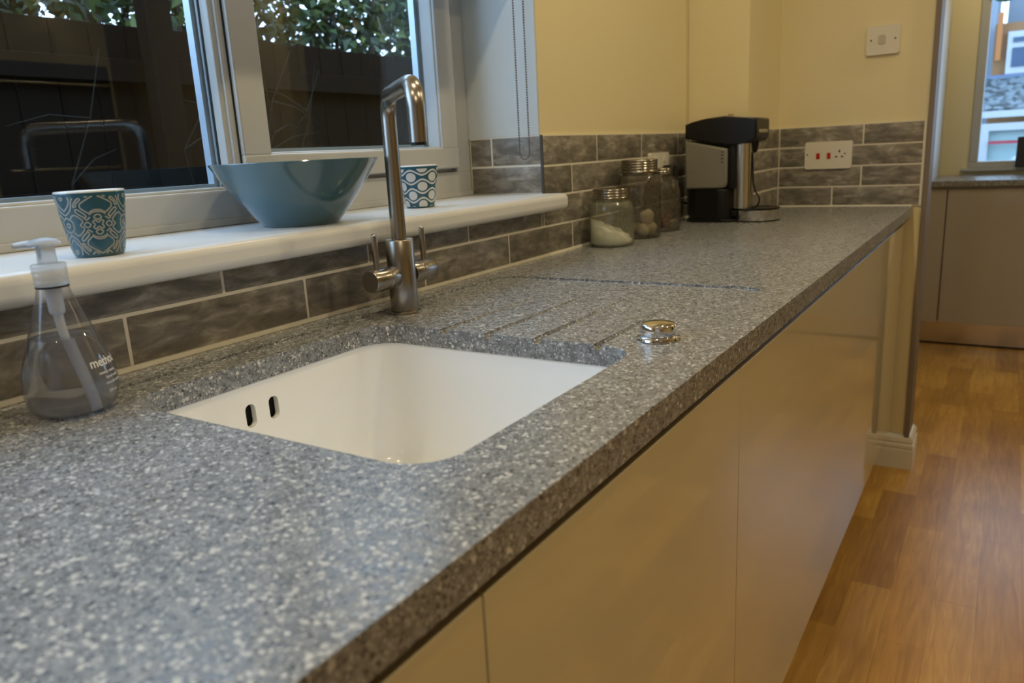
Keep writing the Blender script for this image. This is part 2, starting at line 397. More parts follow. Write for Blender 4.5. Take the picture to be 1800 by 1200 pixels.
# ------------------------------------------------------------------ worktop with sink cut-out
RECESS = .0035
SX0, SX1, SY0, SY1 = .036, .438, .100, .519
def worktop():
    bm = bmesh.new(); outer = [(-1.6, 0), (D - .001, 0), (D - .001, PY - .0005), (PX - .0005, PY - .0005), (PX - .0005, W - .0005), (-1.6, W - .0005)]
    hole = rrect(SX0, SY0, SX1, SY1, .046, 10)
    def ring(pts, z): return [bm.verts.new((x, y, z)) for x, y in pts]
    ot, ob, ht, hb = ring(outer, 0), ring(outer, -.0306), ring(hole, 0), ring(hole, -.0306)
    def edges(l): return [bm.edges.new((l[i], l[(i + 1) % len(l)])) for i in range(len(l))]
    e1 = edges(ot) + edges(ht); e2 = edges(ob) + edges(hb)
    bmesh.ops.triangle_fill(bm, edges=e1, use_beauty=True); bmesh.ops.triangle_fill(bm, edges=e2, use_beauty=True)
    for a, b in ((ot, ob), (ht, hb)):
        for i in range(len(a)):
            j = (i + 1) % len(a); bm.faces.new((a[i], a[j], b[j], b[i]))
    o = from_bm('worktop', bm, QZ)
    ob_ = WL[o.name]
    cuts = []
    for y, L in ((.395, .25), (.320, .30), (.243, .28), (.155, .25)):
        b2 = bmesh.new(); x0, x1 = SX1 - .03, SX1 + L; n = 8; hw = .0062
        prof = [(-hw, .004), (-hw, -.0005), (-hw * .7, -.0045), (0, -.006), (hw * .7, -.0045), (hw, -.0005), (hw, .004)]
        A = [b2.verts.new((x0, y + a, b - .0026 - RECESS)) for a, b in prof]; B = [b2.verts.new((x1, y + a * .8, b + .0042 - RECESS)) for a, b in prof]
        b2.faces.new(A); b2.faces.new(B[::-1])
        for i in range(7): j = (i + 1) % 7; b2.faces.new((A[i], B[i], B[j], A[j]))
        cuts.append(from_bm('cut', b2, QZ))
    # the drainer panel is sunk a few millimetres into the worktop
    b2 = bmesh.new(); add_prism(b2, rrect(.027, .060, .857, .566, .035, 8), -RECESS, .01, 'Z'); cuts.insert(0, from_bm('cut', b2, QZ))
    boolean(o, cuts)
    bv = o.modifiers.new('edge', 'BEVEL'); bv.width = .0011; bv.segments = 2; bv.limit_method = 'ANGLE'; bv.angle_limit = math.radians(60)
    return o
wt = worktop(); tag(wt, 'long speckled grey quartz worktop with drainer grooves and a square sink cut-out', 'worktop')

# ------------------------------------------------------------------ sink
def sink():
    t = thing('sink', 'white undermounted square ceramic sink bowl in the grey worktop', 'sink', ((SX0 + SX1) / 2, (SY0 + SY1) / 2, -.24))
    bm = bmesh.new(); rings = []
    Z0 = -.0309
    levels = [(-.0, 0, .046), (.0, -.01, .046), (.001, -.06, .046), (.003, -.13, .047), (.006, -.17, .05), (.012, -.186, .055), (.026, -.196, .06), (.05, -.201, .06)]
    for ins, dz, r in levels:
        rings.append([bm.verts.new((x, y, Z0 + dz)) for x, y in rrect(SX0 - .002 + ins, SY0 - .002 + ins, SX1 + .002 - ins, SY1 + .002 - ins, r, 8)])
    cx, cy = (SX0 + SX1) / 2, (SY0 + SY1) / 2
    for f, dz in ((.5, -.204), (.21, -.206)):
        rings.append([bm.verts.new((cx + (v.co.x - cx) * f, cy + (v.co.y - cy) * f, Z0 + dz)) for v in rings[7]])
    n = len(rings[0])
    for a, b in zip(rings[:-1], rings[1:]):
        for i in range(n): j = (i + 1) % n; bm.faces.new((a[i], a[j], b[j], b[i]))
    # rim flange and outer shell
    out = [[bm.verts.new((x, y, z)) for x, y in rrect(SX0 - .02, SY0 - .02, SX1 + .02, SY1 + .02, .06, 8)] for z in (Z0, Z0 - .008)]
    out.append([bm.verts.new((x, y, Z0 - .008)) for x, y in rrect(SX0 - .011, SY0 - .011, SX1 + .011, SY1 + .011, .055, 8)])
    out.append([bm.verts.new((x, y, Z0 - .214)) for x, y in rrect(SX0 - .006, SY0 - .006, SX1 + .006, SY1 + .006, .05, 8)])
    chain = [rings[0]] + out
    for a, b in zip(chain[:-1], chain[1:]):
        for i in range(n): j = (i + 1) % n; bm.faces.new((a[i], b[i], b[j], a[j]))
    bm.faces.new(out[-1]); bm.faces.new(rings[-1])
    o = from_bm('bowl', bm, CERAM, t, True, 35)
    cs = []
    for x in (.1965, .2330):
        b2 = bmesh.new()
        add_prism(b2, [(x - .0062 + p[0], p[1]) for p in rrect(-.001, -.0865, .0145, -.0565, .0070, 6)], SY1 - .012, SY1 + .03, 'Y')
        c = from_bm('cut', b2, CERAM); cs.append(c)
    boolean(o, cs)
    # dark overflow chamber behind the slots
    bm = bmesh.new(); add_box(bm, .185, .255, SY1 + .0145, SY1 + .03, -.095, -.045, .004)
    from_bm('overflow_chamber', bm, DARK, t, True, 40)
    lathe('waste', [(0, .0005), (.03, .0005), (.036, .0018), (.040, .0022), (.042, .001), (.042, 0)], (cx, cy, Z0 - .2055), CHROME, t, 48)
    return t
sink()

# ------------------------------------------------------------------ tap
def tap():
    bx, by, bz = .5185, .5327, -RECESS
    t = thing('mixer_tap', 'brushed nickel mixer tap with two lever handles and tall angular spout', 'tap', (bx, by, bz))
    lathe('base_ring', [(0, 0), (.0255, 0), (.0262, .0012), (.0258, .003), (.0235, .004), (0, .004)], (bx, by, bz + .0002), NICKEL, t)
    lathe('body', [(0, .0042), (.0216, .0042), (.0219, .006), (.0219, .1140), (.0208, .1155), (0, .1155)], (bx, by, bz), NICKEL, t)
    th = math.radians(230.5); L = .212; zt = .3235; d = Vector((math.cos(th), math.sin(th), 0))
    B = Vector((bx, by, 0))
    path = smooth_path([B + Vector((0, 0, .108)), B + Vector((0, 0, zt)), B + d * L + Vector((0, 0, zt)), B + d * (L + .0) + Vector((0, 0, .251))], .036, 14)
    sp = tube('spout', path, .0117, NICKEL, t, 32)
    tip = B + d * L
    lathe('aerator', [(0, 0), (.0085, 0), (.0095, -.003), (.0095, .004), (0, .004)], (tip.x, tip.y, .2505), RUBBER, t, 32)
    zb = .056
    for s in (-1, 1):
        h = lathe('handle', [(0, .020), (.0165, .020), (.0168, .0205), (.0168, .038), (.0160, .0386), (.0160, .0394), (.0168, .0400), (.0168, .0715), (.0158, .0728), (0, .0730)],
                  (bx, by, zb), NICKEL, t, 48, axis=Vector((s, 0, 0)))
        x = bx + s * .056
        tube('lever', [(x, by, zb + .010), (x, by, zb + .0665), (x, by, zb + .069), (x, by, zb + .0703)], [.0046, .0046, .0038, .0018], NICKEL, h, 20)
    return t
tap()

# ------------------------------------------------------------------ waste control
c0 = (.4905, .0965, -RECESS)
wk = thing('pop_up_waste_knob', 'small round chrome waste control knob on the worktop by the drainer grooves', 'knob', c0)
lathe('collar', [(0, 0.0002), (.0268, .0002), (.0275, .0015), (.0268, .0035), (.0232, .0045), (.0225, .0055), (0, .0055)], c0, CHROME, wk)
lathe('cap', [(0, .0056), (.0218, .0056), (.0225, .007), (.0222, .018), (.0212, .0200), (.019, .0212), (.010, .0228), (0, .0232)], c0, CHROME, wk)

# ------------------------------------------------------------------ base cabinets
def cabinet(label, x0, x1):
    t = thing('base_cabinet', label, 'cabinet', ((x0 + x1) / 2, .3, FL))
    b = bmesh.new()
    zt = -.0315
    for bx in ((x0 + .0005, x0 + .018, .042, .60, FL + .15, zt), (x1 - .018, x1 - .0005, .042, .60, FL + .15, zt), (x0 + .018, x1 - .018, .042, .60, FL + .15, FL + .168), (x0 + .018, x1 - .018, .592, .60, FL + .168, zt)): add_box(b, *bx)
    from_bm('carcass', b, CARC, t)
    box('door', x0 + .0013, x1 - .0013, .020, .0395, -.7574, -.0585, GLOSS, t, .0012, 2)
    box('grip_rail', x0 + .0005, x1 - .0005, .026, .0405, -.0575, -.0315, RAILM, t)
    box('plinth', x0 + .0003, x1 - .0003, .085, .10, FL + .0005, FL + .148, GLOSS, t)
    return t
cabinet('cream gloss handleless cabinet below the sink, left of the door joint', -.014, .5857)
cabinet('cream gloss handleless cabinet with the widest door, running to the end wall', .5857, 2.418)
cabinet('cream gloss handleless cabinet at the nearest end, below the worktop and out at the left', -.62, -.014)

# ------------------------------------------------------------------ main window
def window1():
    t = thing('window_1', 'white double glazed kitchen window', 'window', (0, WY, SILL)); t['kind'] = 'structure'
    del t['category']; del t['label']
    y0, y1 = WY, .885; ztop = 1.11; xl = -1.29
    def frame(bm, x0, x1, z0, z1, wdt, ya, yb, bev=.003):
        add_box(bm, x0, x1, ya, yb, z0, z0 + wdt[0], bev); add_box(bm, x0, x1, ya, yb, z1 - wdt[1], z1, bev)
        add_box(bm, x0, x0 + wdt[2], ya + .0002, yb, z0 + wdt[0] - .002, z1 - wdt[1] + .002, bev); add_box(bm, x1 - wdt[3], x1, ya + .0002, yb, z0 + wdt[0] - .002, z1 - wdt[1] + .002, bev)
    bm = bmesh.new(); frame(bm, xl, RX - .0005, SILL + .0004, ztop, (.057, .06, .06, .052), y0, y1)
    add_box(bm, .455, .485, y0 + .0003, y1, SILL + .05, ztop - .05, .003)
    add_box(bm, .47, 1.06, y0 + .012, y1 - .022, SILL + .05, SILL + .075, 0); from_bm('outer_frame', bm, UPVC, t, True, 40)
    # low bead strip in front of the frame foot
    bm = bmesh.new(); add_box(bm, xl, RX - .0008, y0 - .004, y0 + .004, SILL + .0003, SILL + .012, .0015); from_bm('sealing_strip', bm, UPVC, t, True, 40)
    # opening casement on the right
    bm = bmesh.new(); frame(bm, .468, 1.062, .206, ztop - .02, (.046, .05, .058, .058), y0 - .010, y1 - .02, .0035)
    frame(bm, .497, 1.033, .235, ztop - .045, (.02, .02, .03, .032), y0 - .004, y1 - .04, .003)
    sa = from_bm('casement', bm, UPVC, t, True, 40)
    bm = bmesh.new(); add_box(bm, 1.0622, 1.0645, y0 - .002, y0 - .0002, .2065, ztop - .019); add_box(bm, .4655, .4678, y0 - .002, y0 - .0002, .2065, ztop - .019); from_bm('gasket', bm, RUBBER, sa)
    # fixed light on the left
    bm = bmesh.new(); frame(bm, xl + .055, .460, SILL + .05, ztop - .055, (.012, .014, .014, .014), y0 + .006, y0 + .03, .003)
    from_bm('glazing_bead', bm, UPVC, t, True, 40)
    for nm, xa, xb, za, zb in (('fixed', xl + .07, .447, SILL + .0575, ztop - .07), ('open', .5265, 1.0035, .252, ztop - .066)):
        ya = y0 + .030
        bm = bmesh.new(); frame(bm, xa - .003, xb + .003, za - .003, zb + .003, (.0042,) * 4, ya - .006, ya, 0); from_bm('gasket', bm, RUBBER, t)
        bm = bmesh.new(); frame(bm, xa + .0015, xb - .0015, za, zb, (.010,) * 4, ya + .0045, ya + .020, 0); from_bm('spacer', bm, SPACER, t)
        box('glass_pane', xa, xb, ya, ya + .004, za, zb, PANE, t)
    # sill board
    o = prism('window_sill', [(-1.3, .572), (1.142, .572), (1.142, W - .001), (RX - .0003, W - .001), (RX - .0003, WY + .02), (-1.3, WY + .02)], .1045, SILL, SILLM, t, 'Z', .0165, 6)
    return t
window1()

# blind chain
YC0, YC1 = .635, .660
def blind():  # unseen blind implied by its chain; drop chosen to shade the window frame
    t = thing('roller_blind', 'cream roller blind out of view, its drop added to shade the window recess', 'blind', (0, .66, .61))
    box('fabric', -1.27, 1.085, .6585, .6600, .625, 1.06, paint('blind_fabric', (.62, .58, .48), .8), t)
    tube('roller', [(-1.27, .678, 1.07), (1.085, .678, 1.07)], .019, mat('blind_roll', (.6, .57, .5), .7), t, 20)
    box('bottom_bar', -1.27, 1.085, .655, .664, .610, .6247, UPVC, t, .002)
def chain():
    t = thing('blind_chain', 'beaded blind chain loop hanging in the window reveal', 'chain', (1.06, .66, .222))
    pts = []
    xa, xb = 1.06, 1.06
    y0c, y1c = YC0, YC1
    zb = .2330
    z = 1.05
    while z > zb: pts.append((1.09, y1c, z)); z -= .0052
    r = (y1c - y0c) / 2
    for k in range(1, 8): a = PI * k / 8; pts.append((1.09, (y0c + y1c) / 2 + r * math.cos(a), zb - r * 1.2 * math.sin(a)))
    z = zb
    while z < 1.05: pts.append((1.09, y0c, z)); z += .0052
    bm = bmesh.new()
    for p in pts: bmesh.ops.create_icosphere(bm, subdivisions=1, radius=.0023, matrix=Matrix.Translation(p))
    add_tube(bm, pts, .0005, 5)
    o = from_bm('bead_chain', bm, mat('steel_beads', (.16, .15, .14), .35, .8), t, True); 
    o2 = box('wall_fixing', 1.0895, RX - .0002, .653, .683, 1.04, 1.075, UPVC, t, .002)
    return t
blind()
chain()

# ------------------------------------------------------------------ cups
def cup(label, c, rb, rt, h, pattern):
    t = thing('cup', label, 'cup', c, None)
    prof = [(0, .003), (rb - .006, .003), (rb - .003, 0), (rb - .001, .0006), (rb, .002)]
    n = 14
    for k in range(1, n + 1):
        f = k / n; prof.append((rb + (rt - rb) * (f ** .8), .002 + (h - .0035) * f))
    prof += [(rt - .0002, h - .0006), (rt - .0012, h), (rt - .0025, h - .0006)]
    for k in range(n, 0, -1):
        f = k / n; prof.append((rb + (rt - rb) * (f ** .8) - .0032, .006 + (h - .008) * f))
    prof.append((0, .0055))
    m = mat('cup_glaze', (.03, .12, .16), .18, coat=.4); s = N(m)
    o = lathe('cup_body', prof, c, [m], t, 96)
    cc = s.coord(); sep = s.n('SeparateXYZ', {0: cc}); x, y, z = sep.outputs
    rad = s.math('SQRT', s.math('ADD', s.math('MULTIPLY', x, x), s.math('MULTIPLY', y, y)))
    rout = s.math('MULTIPLY_ADD', z, (rt - rb) / h, rb - .0026)
    outside = s.math('GREATER_THAN', rad, rout)
    body = s.math('MULTIPLY', outside, s.math('LESS_THAN', z, h - .0022))
    white = (.60, .61, .60); teal = (.017, .088, .135)
    if pattern == 'waves':
        ang = s.math('ARCTAN2', y, x); u = s.math('MULTIPLY_ADD', ang, 5 / (2 * PI), .30)   # 5 ovals round
        v = s.math('MULTIPLY', s.math('SUBTRACT', z, .0235), 1 / .0335)                    # period = two rows
        def ovals(du, dv):
            fu = s.math('SUBTRACT', s.math('FRACT', s.math('ADD', u, du)), .5); fv = s.math('SUBTRACT', s.math('FRACT', s.math('ADD', v, dv)), .5)
            a = s.math('MULTIPLY', fu, 1 / .225); b = s.math('MULTIPLY', fv, 1 / .245)
            return s.math('LESS_THAN', s.math('ADD', s.math('MULTIPLY', a, a), s.math('MULTIPLY', b, b)), 1)
        k = s.math('MAXIMUM', ovals(0, 0), ovals(.5, .5))
        def wave(dv, sg):
            cu = s.math('COSINE', s.math('MULTIPLY', u, 2 * PI))
            line = s.math('MULTIPLY', cu, .125 * sg)
            fv = s.math('SUBTRACT', s.math('FRACT', s.math('ADD', s.math('SUBTRACT', v, line), dv)), .5)
            return s.math('LESS_THAN', s.math('ABSOLUTE', fv), .05)
        k = s.math('MAXIMUM', k, s.math('MAXIMUM', wave(.25, 1), wave(.75, -1)))
        k = s.math('MULTIPLY', k, s.math('GREATER_THAN', z, .003)); k = s.math('MULTIPLY', k, s.math('LESS_THAN', z, h - .006))
        col = s.mix(k, teal, white)
    else:
        col = s.mix(0.0, teal, teal)
    s.link(s.mix(body, (.72, .73, .72), col), s.b.inputs['Base Color'])
    if pattern == 'lattice':
        q = [  # strokes in a quarter cell (x 0..1 = 60 degrees, y 0..1 = half height), mirrored twice
            ([(.33, .12), (.45, 0), (.33, -.12), (.21, 0), (.33, .12)], 'x'),
            ([(-.12, .25), (-.07, .34), (0, .37), (.07, .34), (.12, .25), (0, .17), (-.12, .25)], 'y'),
            ([(0, .07), (.10, .17), (.17, .10), (.10, 0)], 'xy'), ([(.22, .28), (.33, .17), (.40, .25)], 'xy'),
            ([(-.24, .36), (-.15, .44), (0, .48), (.15, .44), (.24, .36)], 'y'),
            ([(.24, .42), (.30, .47), (.44, .60), (.46, .72), (.40, .80), (0, 1.08)], 'xy'), ([(.24, .42), (.12, .52), (0, .54)], 'xy'),
            ([(.56, 0), (.42, .14), (.62, .36), (.72, .38), (.80, .30), (.86, .22), (.78, .12), (.78, 0)], 'xy'),
            ([(.30, .32), (.38, .25), (.62, .48), (.60, .58), (.52, .56), (.30, .32)], 'xy'),
            ([(.55, .68), (.66, .66), (.60, .80), (.46, .98), (.38, .93), (.55, .78), (.55, .68)], 'xy'),
            ([(.10, 1.12), (.24, .98), (.36, 1.10)], 'xy'), ([(.50, 1.12), (.66, .92), (.70, .72), (.78, .52), (1.0, .36)], 'xy'),
            ([(.78, 1.10), (.72, .90), (.80, .72), (1.0, .52)], 'xy'), ([(.92, .98), (1.0, .90), (1.08, .98), (1.0, 1.08), (.92, .98)], 'xy'),
            ([(0, .60), (.22, .72), (.30, .66), (.18, .58), (0, .60)], 'y0') if False else ([(.90, 0), (1.0, .10), (1.10, 0), (1.0, -.10), (.90, 0)], 'n'), ([(.88, .20), (1.0, .30), (1.12, .20)], 'y')]
        bm = bmesh.new(); H2 = h / 2; wd = .00085; a0 = math.radians(248)
        def rad_at(zz): f = min(max((zz - .002) / (h - .0035), 0), 1); return rb + (rt - rb) * (f ** .8) + .00022
        def P3(u, v):
            zz = H2 + v * .0305; a = a0 + math.radians(60) * u
            zz = min(max(zz, .0035), h - .006); r = rad_at(zz); return Vector((c[0] + r * math.cos(a), c[1] + r * math.sin(a), c[2] + zz))
        def chaikin(p, closed):
            for _ in range(2):
                o_ = [] if closed else [p[0]]
                for i in range(len(p) - 1):
                    a_, b_ = p[i], p[i + 1]
                    o_ += [(a_[0] * .8 + b_[0] * .2, a_[1] * .8 + b_[1] * .2), (a_[0] * .2 + b_[0] * .8, a_[1] * .2 + b_[1] * .8)]
                if closed: o_.append(o_[0])
                else: o_.append(p[-1])
                p = o_
            return p
        for rep in range(3):
            for pts, sym in q:
                for sx in ((1, -1) if 'x' in sym else (1,)):
                    for sy in ((1, -1) if 'y' in sym else (1,)):
                        pp = [(2 * rep + sx * a_, sy * b_) for a_, b_ in pts]
                        closed = pts[0] == pts[-1]; pp = chaikin(pp, closed)
                        # clip to visible band
                        P = [P3(*p_) for p_ in pp if -1.1 <= p_[1] <= 1.04]
                        if len(P) < 2: continue
                        prev = None
                        for i in range(len(P)):
                            tt = P[min(i + 1, len(P) - 1)] - P[max(i - 1, 0)]
                            if closed and i in (0, len(P) - 1): tt = P[1] - P[-2]
                            if tt.length < 1e-7: continue
                            nn = Vector((P[i].x - c[0], P[i].y - c[1], 0)).normalized(); sd = tt.normalized().cross(nn) * wd
                            cur = (bm.verts.new(P[i] + sd), bm.verts.new(P[i] - sd))
                            if prev:
                                try: bm.faces.new((prev[0], prev[1], cur[1], cur[0]))
                                except ValueError: pass
                            prev = cur
        bmesh.ops.solidify(bm, geom=list(bm.faces), thickness=.0002)
        bm.normal_update()
        me = bpy.data.meshes.new('lattice_lines'); bm.to_mesh(me); bm.free()
        finish('lattice_lines', me, mat('raised_white_glaze', (.60, .60, .56), .25), o)
    return t
cup('small teal cup with white interlaced lattice pattern on the left of the sill', (.1044, .6300, SILL), .0262, .0368, .0745, 'lattice')
cup('small teal and white cup with wavy oval pattern on the sill behind the tap', (.7646, .6860, SILL), .0272, .0375, .0785, 'waves')

# ------------------------------------------------------------------ bowl
bc = (.4521, .6712, SILL)
prof = [(0, .0025), (.050, .0025), (.053, 0), (.056, .0004), (.058, .002)]
for k in range(1, 21):
    f = k / 20; prof.append((.058 + (.1256 - .058) * f + .004 * math.sin(PI * f), .002 + .0925 * f))
prof += [(.1262, .0952), (.1255, .0962), (.1238, .0958)]
for k in range(20, 0, -1):
    f = k / 20; prof.append((.058 + (.1256 - .058) * f + .004 * math.sin(PI * f) - .0045, .0065 + .0870 * f))
prof += [(.045, .0065), (0, .0062)]
tag(lathe('bowl', prof, bc, TEALG, None, 128), 'wide conical teal glazed bowl on the window sill beside the tap', 'bowl')

# ------------------------------------------------------------------ soap bottle
def bottle():
    c = (-.006, .5255, 0)
    t = thing('soap_bottle', 'clear teardrop hand soap pump bottle standing at the left of the sink', 'soap bottle', c)
    def R(z):
        P = [(0, .030), (.003, .036), (.008, .0395), (.018, .0425), (.030, .0432), (.042, .0420), (.056, .0380), (.072, .0325), (.090, .0262), (.108, .0198), (.120, .0158), (.128, .0142)]
        for (a, ra), (b, rb_) in zip(P[:-1], P[1:]):
            if a <= z <= b: f = (z - a) / (b - a); return ra + (rb_ - ra) * f
        return P[-1][1]
    zs = [0, .002, .005, .009, .014, .02, .026, .032, .038, .045, .052, .06, .068, .077, .086, .095, .104, .113, .12, .128]
    outer = [(0, .0035), (.018, .0032), (.026, .0008)] + [(R(z), z + .0006) for z in zs]
    o = lathe('bottle_body', outer + [(.0128, .1286), (.0128, .1275)], c, BOTT, t, 72)
    liq = [(0, .0045), (.022, .0042)] + [(R(z) - .0012, z + .0015) for z in zs[1:] if z <= .077] + [(R(.079) - .0012, .0790), (R(.079) - .004, .0782), (0, .0778)]
    lathe('liquid_soap', liq, c, LIQ, t, 72)
    lathe('screw_collar', [(.0, .1292), (.0146, .1292), (.0152, .130), (.0152, .1345), (.0148, .1352), (.0153, .136), (.0153, .1415), (.0149, .1422), (.0155, .143), (.0155, .1495), (.0145, .1505), (0, .1505)], c, COLL, t, 48)
    lathe('black_washer', [(.0, .1272), (.0149, .1272), (.0151, .1290), (0, .1290)], c, RUBBER, t, 48)
    lathe('pump_stem', [(0, .1507), (.0088, .1507), (.0082, .160), (.0086, .1685), (0, .1685)], c, PUMPC, t, 32)
    h = lathe('pump_head', [(0, .1687), (.0140, .1687), (.0154, .1700), (.0150, .1712), (.0110, .1738), (.005, .1754), (0, .1758)], c, PUMPC, t, 40)
    d = Vector((-.536, .843, 0)).normalized() * 1.0
    B = Vector(c)
    tube('nozzle', [B + Vector((0, 0, .1700)) + d * .006, B + Vector((0, 0, .1700)) + d * .020, B + Vector((0, 0, .1688)) + d * .0305], [.0042, .0036, .0028], PUMPC, h, 16)
    ri = Vector((.536, -.843, 0))
    tube('pump_chamber', [B + Vector((0, 0, .126)), B + Vector((0, 0, .104)) - ri * 0, B + Vector((0, 0, .101)), B + Vector((0, 0, .0995))], [.0075, .0075, .0065, .004], TUBEM, t, 20)
    tube('dip_tube', smooth_path([B + Vector((0, 0, .1)), B + Vector((0, 0, .085)) + ri * .001, B + Vector((0, 0, .0045)) + ri * .018], .01), .0044, TUBEM, t, 14)
    # printed words on the bottle, facing the room a little to the right
    base_ang = math.atan2(-.843 * .0 - .531, -.813) + math.radians(0)
    def words(body, size, z, ang, name, xs=0):
        cu = bpy.data.curves.new('tmp', 'FONT'); cu.body = body; cu.size = size; cu.align_x = 'LEFT'; cu.offset = .00012 if size > .006 else .00004
        to = bpy.data.objects.new('tmp', cu); C.objects.link(to); bpy.context.view_layer.update()
        me = bpy.data.meshes.new_from_object(to.evaluated_get(bpy.context.evaluated_depsgraph_get()))
        bpy.data.objects.remove(to)
        for v in me.vertices:
            zz = z + v.co.y; r = R(zz - .0006) + .00035; a = ang + v.co.x / .0425
            v.co = Vector((c[0] + r * math.cos(a), c[1] + r * math.sin(a), c[2] + zz))
        return finish(name, me, PRINT, o)
    a = math.atan2(-.2564782 - c[1], -.38480819 - c[0])     # direction of the camera's side of the room
    words('method', .0125, .0480, a + math.radians(27), 'printed_name')
    words('sweet water', .0046, .0400, a + math.radians(36), 'printed_line')
    words('hand wash', .0046, .0345, a + math.radians(45), 'printed_line')
    words('naturally derived', .0038, .0290, a + math.radians(43), 'printed_line')
    words('354 ml', .0046, .0200, a + math.radians(46), 'printed_line')
    return t
LIQ = mat('clear_liquid', (.68, .73, .86), .03, trans=.95, ior=1.33)
COLL = thin_glass('clear_collar', (.92, .93, .94), .1, 1.4, .06, haze=.25, hcol=(.6, .62, .62))
TUBEM = mat('milky_tube', (.66, .72, .82), .35); 
TUBEM.node_tree.nodes['Principled BSDF'].inputs['Alpha'].default_value = .6
PRINT = mat('white_print', (.75, .76, .78), .5)
bottle()

# ------------------------------------------------------------------ storage jars
def jar(label, c, r, h, rl, hl, glass, shoulder, contents):
    t = thing('storage_jar', label, 'jar', c, None)
    zb = h - hl
    p = [(0, .003), (r * .80, .003), (r * .86, .0), (r * .94, .002), (r * .985, .008), (r, .018)]
    for k in range(1, 7): f = k / 6; p.append((r, .018 + (shoulder - .018) * f))
    n = 8
    for k in range(1, n + 1):
        a = PI / 2 * k / n; p.append((rl * .93 + (r - rl * .93) * math.cos(a), shoulder + (zb - shoulder - .004) * math.sin(a)))
    p += [(rl * .93, zb + .003), (rl * .90, zb + .003)]
    lathe('glass_body', p, c, glass, t, 64)
    lp = [(0, h), (rl - .006, h), (rl - .0015, h - .001), (rl, h - .003)]
    z = h - .004
    while z > zb + .006: lp += [(rl, z), (rl - .0016, z - .002), (rl - .0016, z - .0035), (rl, z - .0055)]; z -= .0065
    lp += [(rl + .0008, zb + .0035), (rl + .0008, zb + .0012), (rl - .001, zb), (rl - .003, zb + .0015), (0, zb + .0025)]
    lathe('screw_lid', lp, c, LIDM, t, 64)
    contents(t, c, r, zb)
    return t
def blob(name, centre, rad, m, t, amp=.2, seed=0, sq=(1, 1, 1), sub=3):
    rnd = random.Random(seed); bm = bmesh.new(); bmesh.ops.create_icosphere(bm, subdivisions=sub, radius=1)
    ph = [(rnd.uniform(1, 4), rnd.uniform(0, 6)) for _ in range(6)]
    for v in bm.verts:
        q = v.co; k = 1 + amp * (math.sin(q.x * ph[0][0] + ph[0][1]) * math.sin(q.y * ph[1][0] + ph[1][1]) + .5 * math.sin(q.z * ph[2][0] * 1.5 + ph[2][1]))
        v.co = Vector((centre[0] + q.x * k * rad * sq[0], centre[1] + q.y * k * rad * sq[1], centre[2] + q.z * k * rad * sq[2]))
    return from_bm(name, bm, m, t, True)
SUGAR = paint('white_sugar', (.78, .76, .68), .8, .3)
def sugar(t, c, r, zb):
    bm = bmesh.new(); n = 32; rr = r * .93; rings = []
    vs = Vector((.8, .6, 0))
    def hz(x, y):
        s_ = (x * .35 - y * .94) / rr      # falls towards the room side
        return max(.010, .040 - .026 * s_ + .004 * math.sin(x * 160) + .003 * math.sin(y * 210 + 1))
    rings.append([bm.verts.new((c[0] + rr * .85 * math.cos(2 * PI * i / n), c[1] + rr * .85 * math.sin(2 * PI * i / n), .0042)) for i in range(n)])
    rings.append([bm.verts.new((c[0] + rr * math.cos(2 * PI * i / n), c[1] + rr * math.sin(2 * PI * i / n), .009)) for i in range(n)])
    for f in (1, .8, .6, .4, .2):
        rings.append([bm.verts.new((c[0] + f * rr * math.cos(2 * PI * i / n), c[1] + f * rr * math.sin(2 * PI * i / n), hz(f * rr * math.cos(2 * PI * i / n), f * rr * math.sin(2 * PI * i / n)))) for i in range(n)])
    for a, b in zip(rings[:-1], rings[1:]):
        for i in range(n): j = (i + 1) % n; bm.faces.new((a[i], a[j], b[j], b[i]))
    bm.faces.new(rings[0]); bm.faces.new(rings[-1])
    o = from_bm('white_contents', bm, SUGAR, t, True); o['kind'] = 'stuff'
PALE = mat('pale_dried_fruit', (.62, .57, .45), .7)
BROWN = mat('brown_nuts', (.16, .09, .045), .6)
def lumps(t, c, r, zb):
    for i, (dx, dy, z, s_) in enumerate([(.012, -.022, .022, .020), (-.014, -.014, .019, .017), (.0, -.020, .052, .019), (.012, .014, .02, .018)]):
        blob('pale_lump', (c[0] + dx, c[1] + dy, z + .002), s_, PALE, t, .13, i + 3)
def nuts(t, c, r, zb):
    rnd = random.Random(5)
    for i in range(16):
        a = rnd.uniform(0, 2 * PI); q = rnd.uniform(0, r * .62); blob('brown_nut', (c[0] + q * math.cos(a), c[1] + q * math.sin(a), .014 + .010 * (i // 6) + rnd.uniform(0, .004)), .0105, BROWN, t, .12, i, (1, .85, .8), 2)
JARS = [((1.326, .5535, 0), .0545), ((1.5003, .5535, 0), .0550), ((1.662, .5560, 0), .0515)]
jar('squat glass jar with ridged lid, half full of white sugar, nearest of the jars', JARS[0][0], JARS[0][1],   .1385, .0440, .0255, JARG, .085, sugar)
jar('tall smoky glass jar with ridged lid holding pale lumps, middle of the jars', JARS[1][0], JARS[1][1], .2005, .0475, .034, JARG2, .135, lumps)
jar('textured round glass jar with brown nuts, next to the black water dispenser', JARS[2][0], JARS[2][1], .172, .0285, .018, JARG2, .075, nuts)

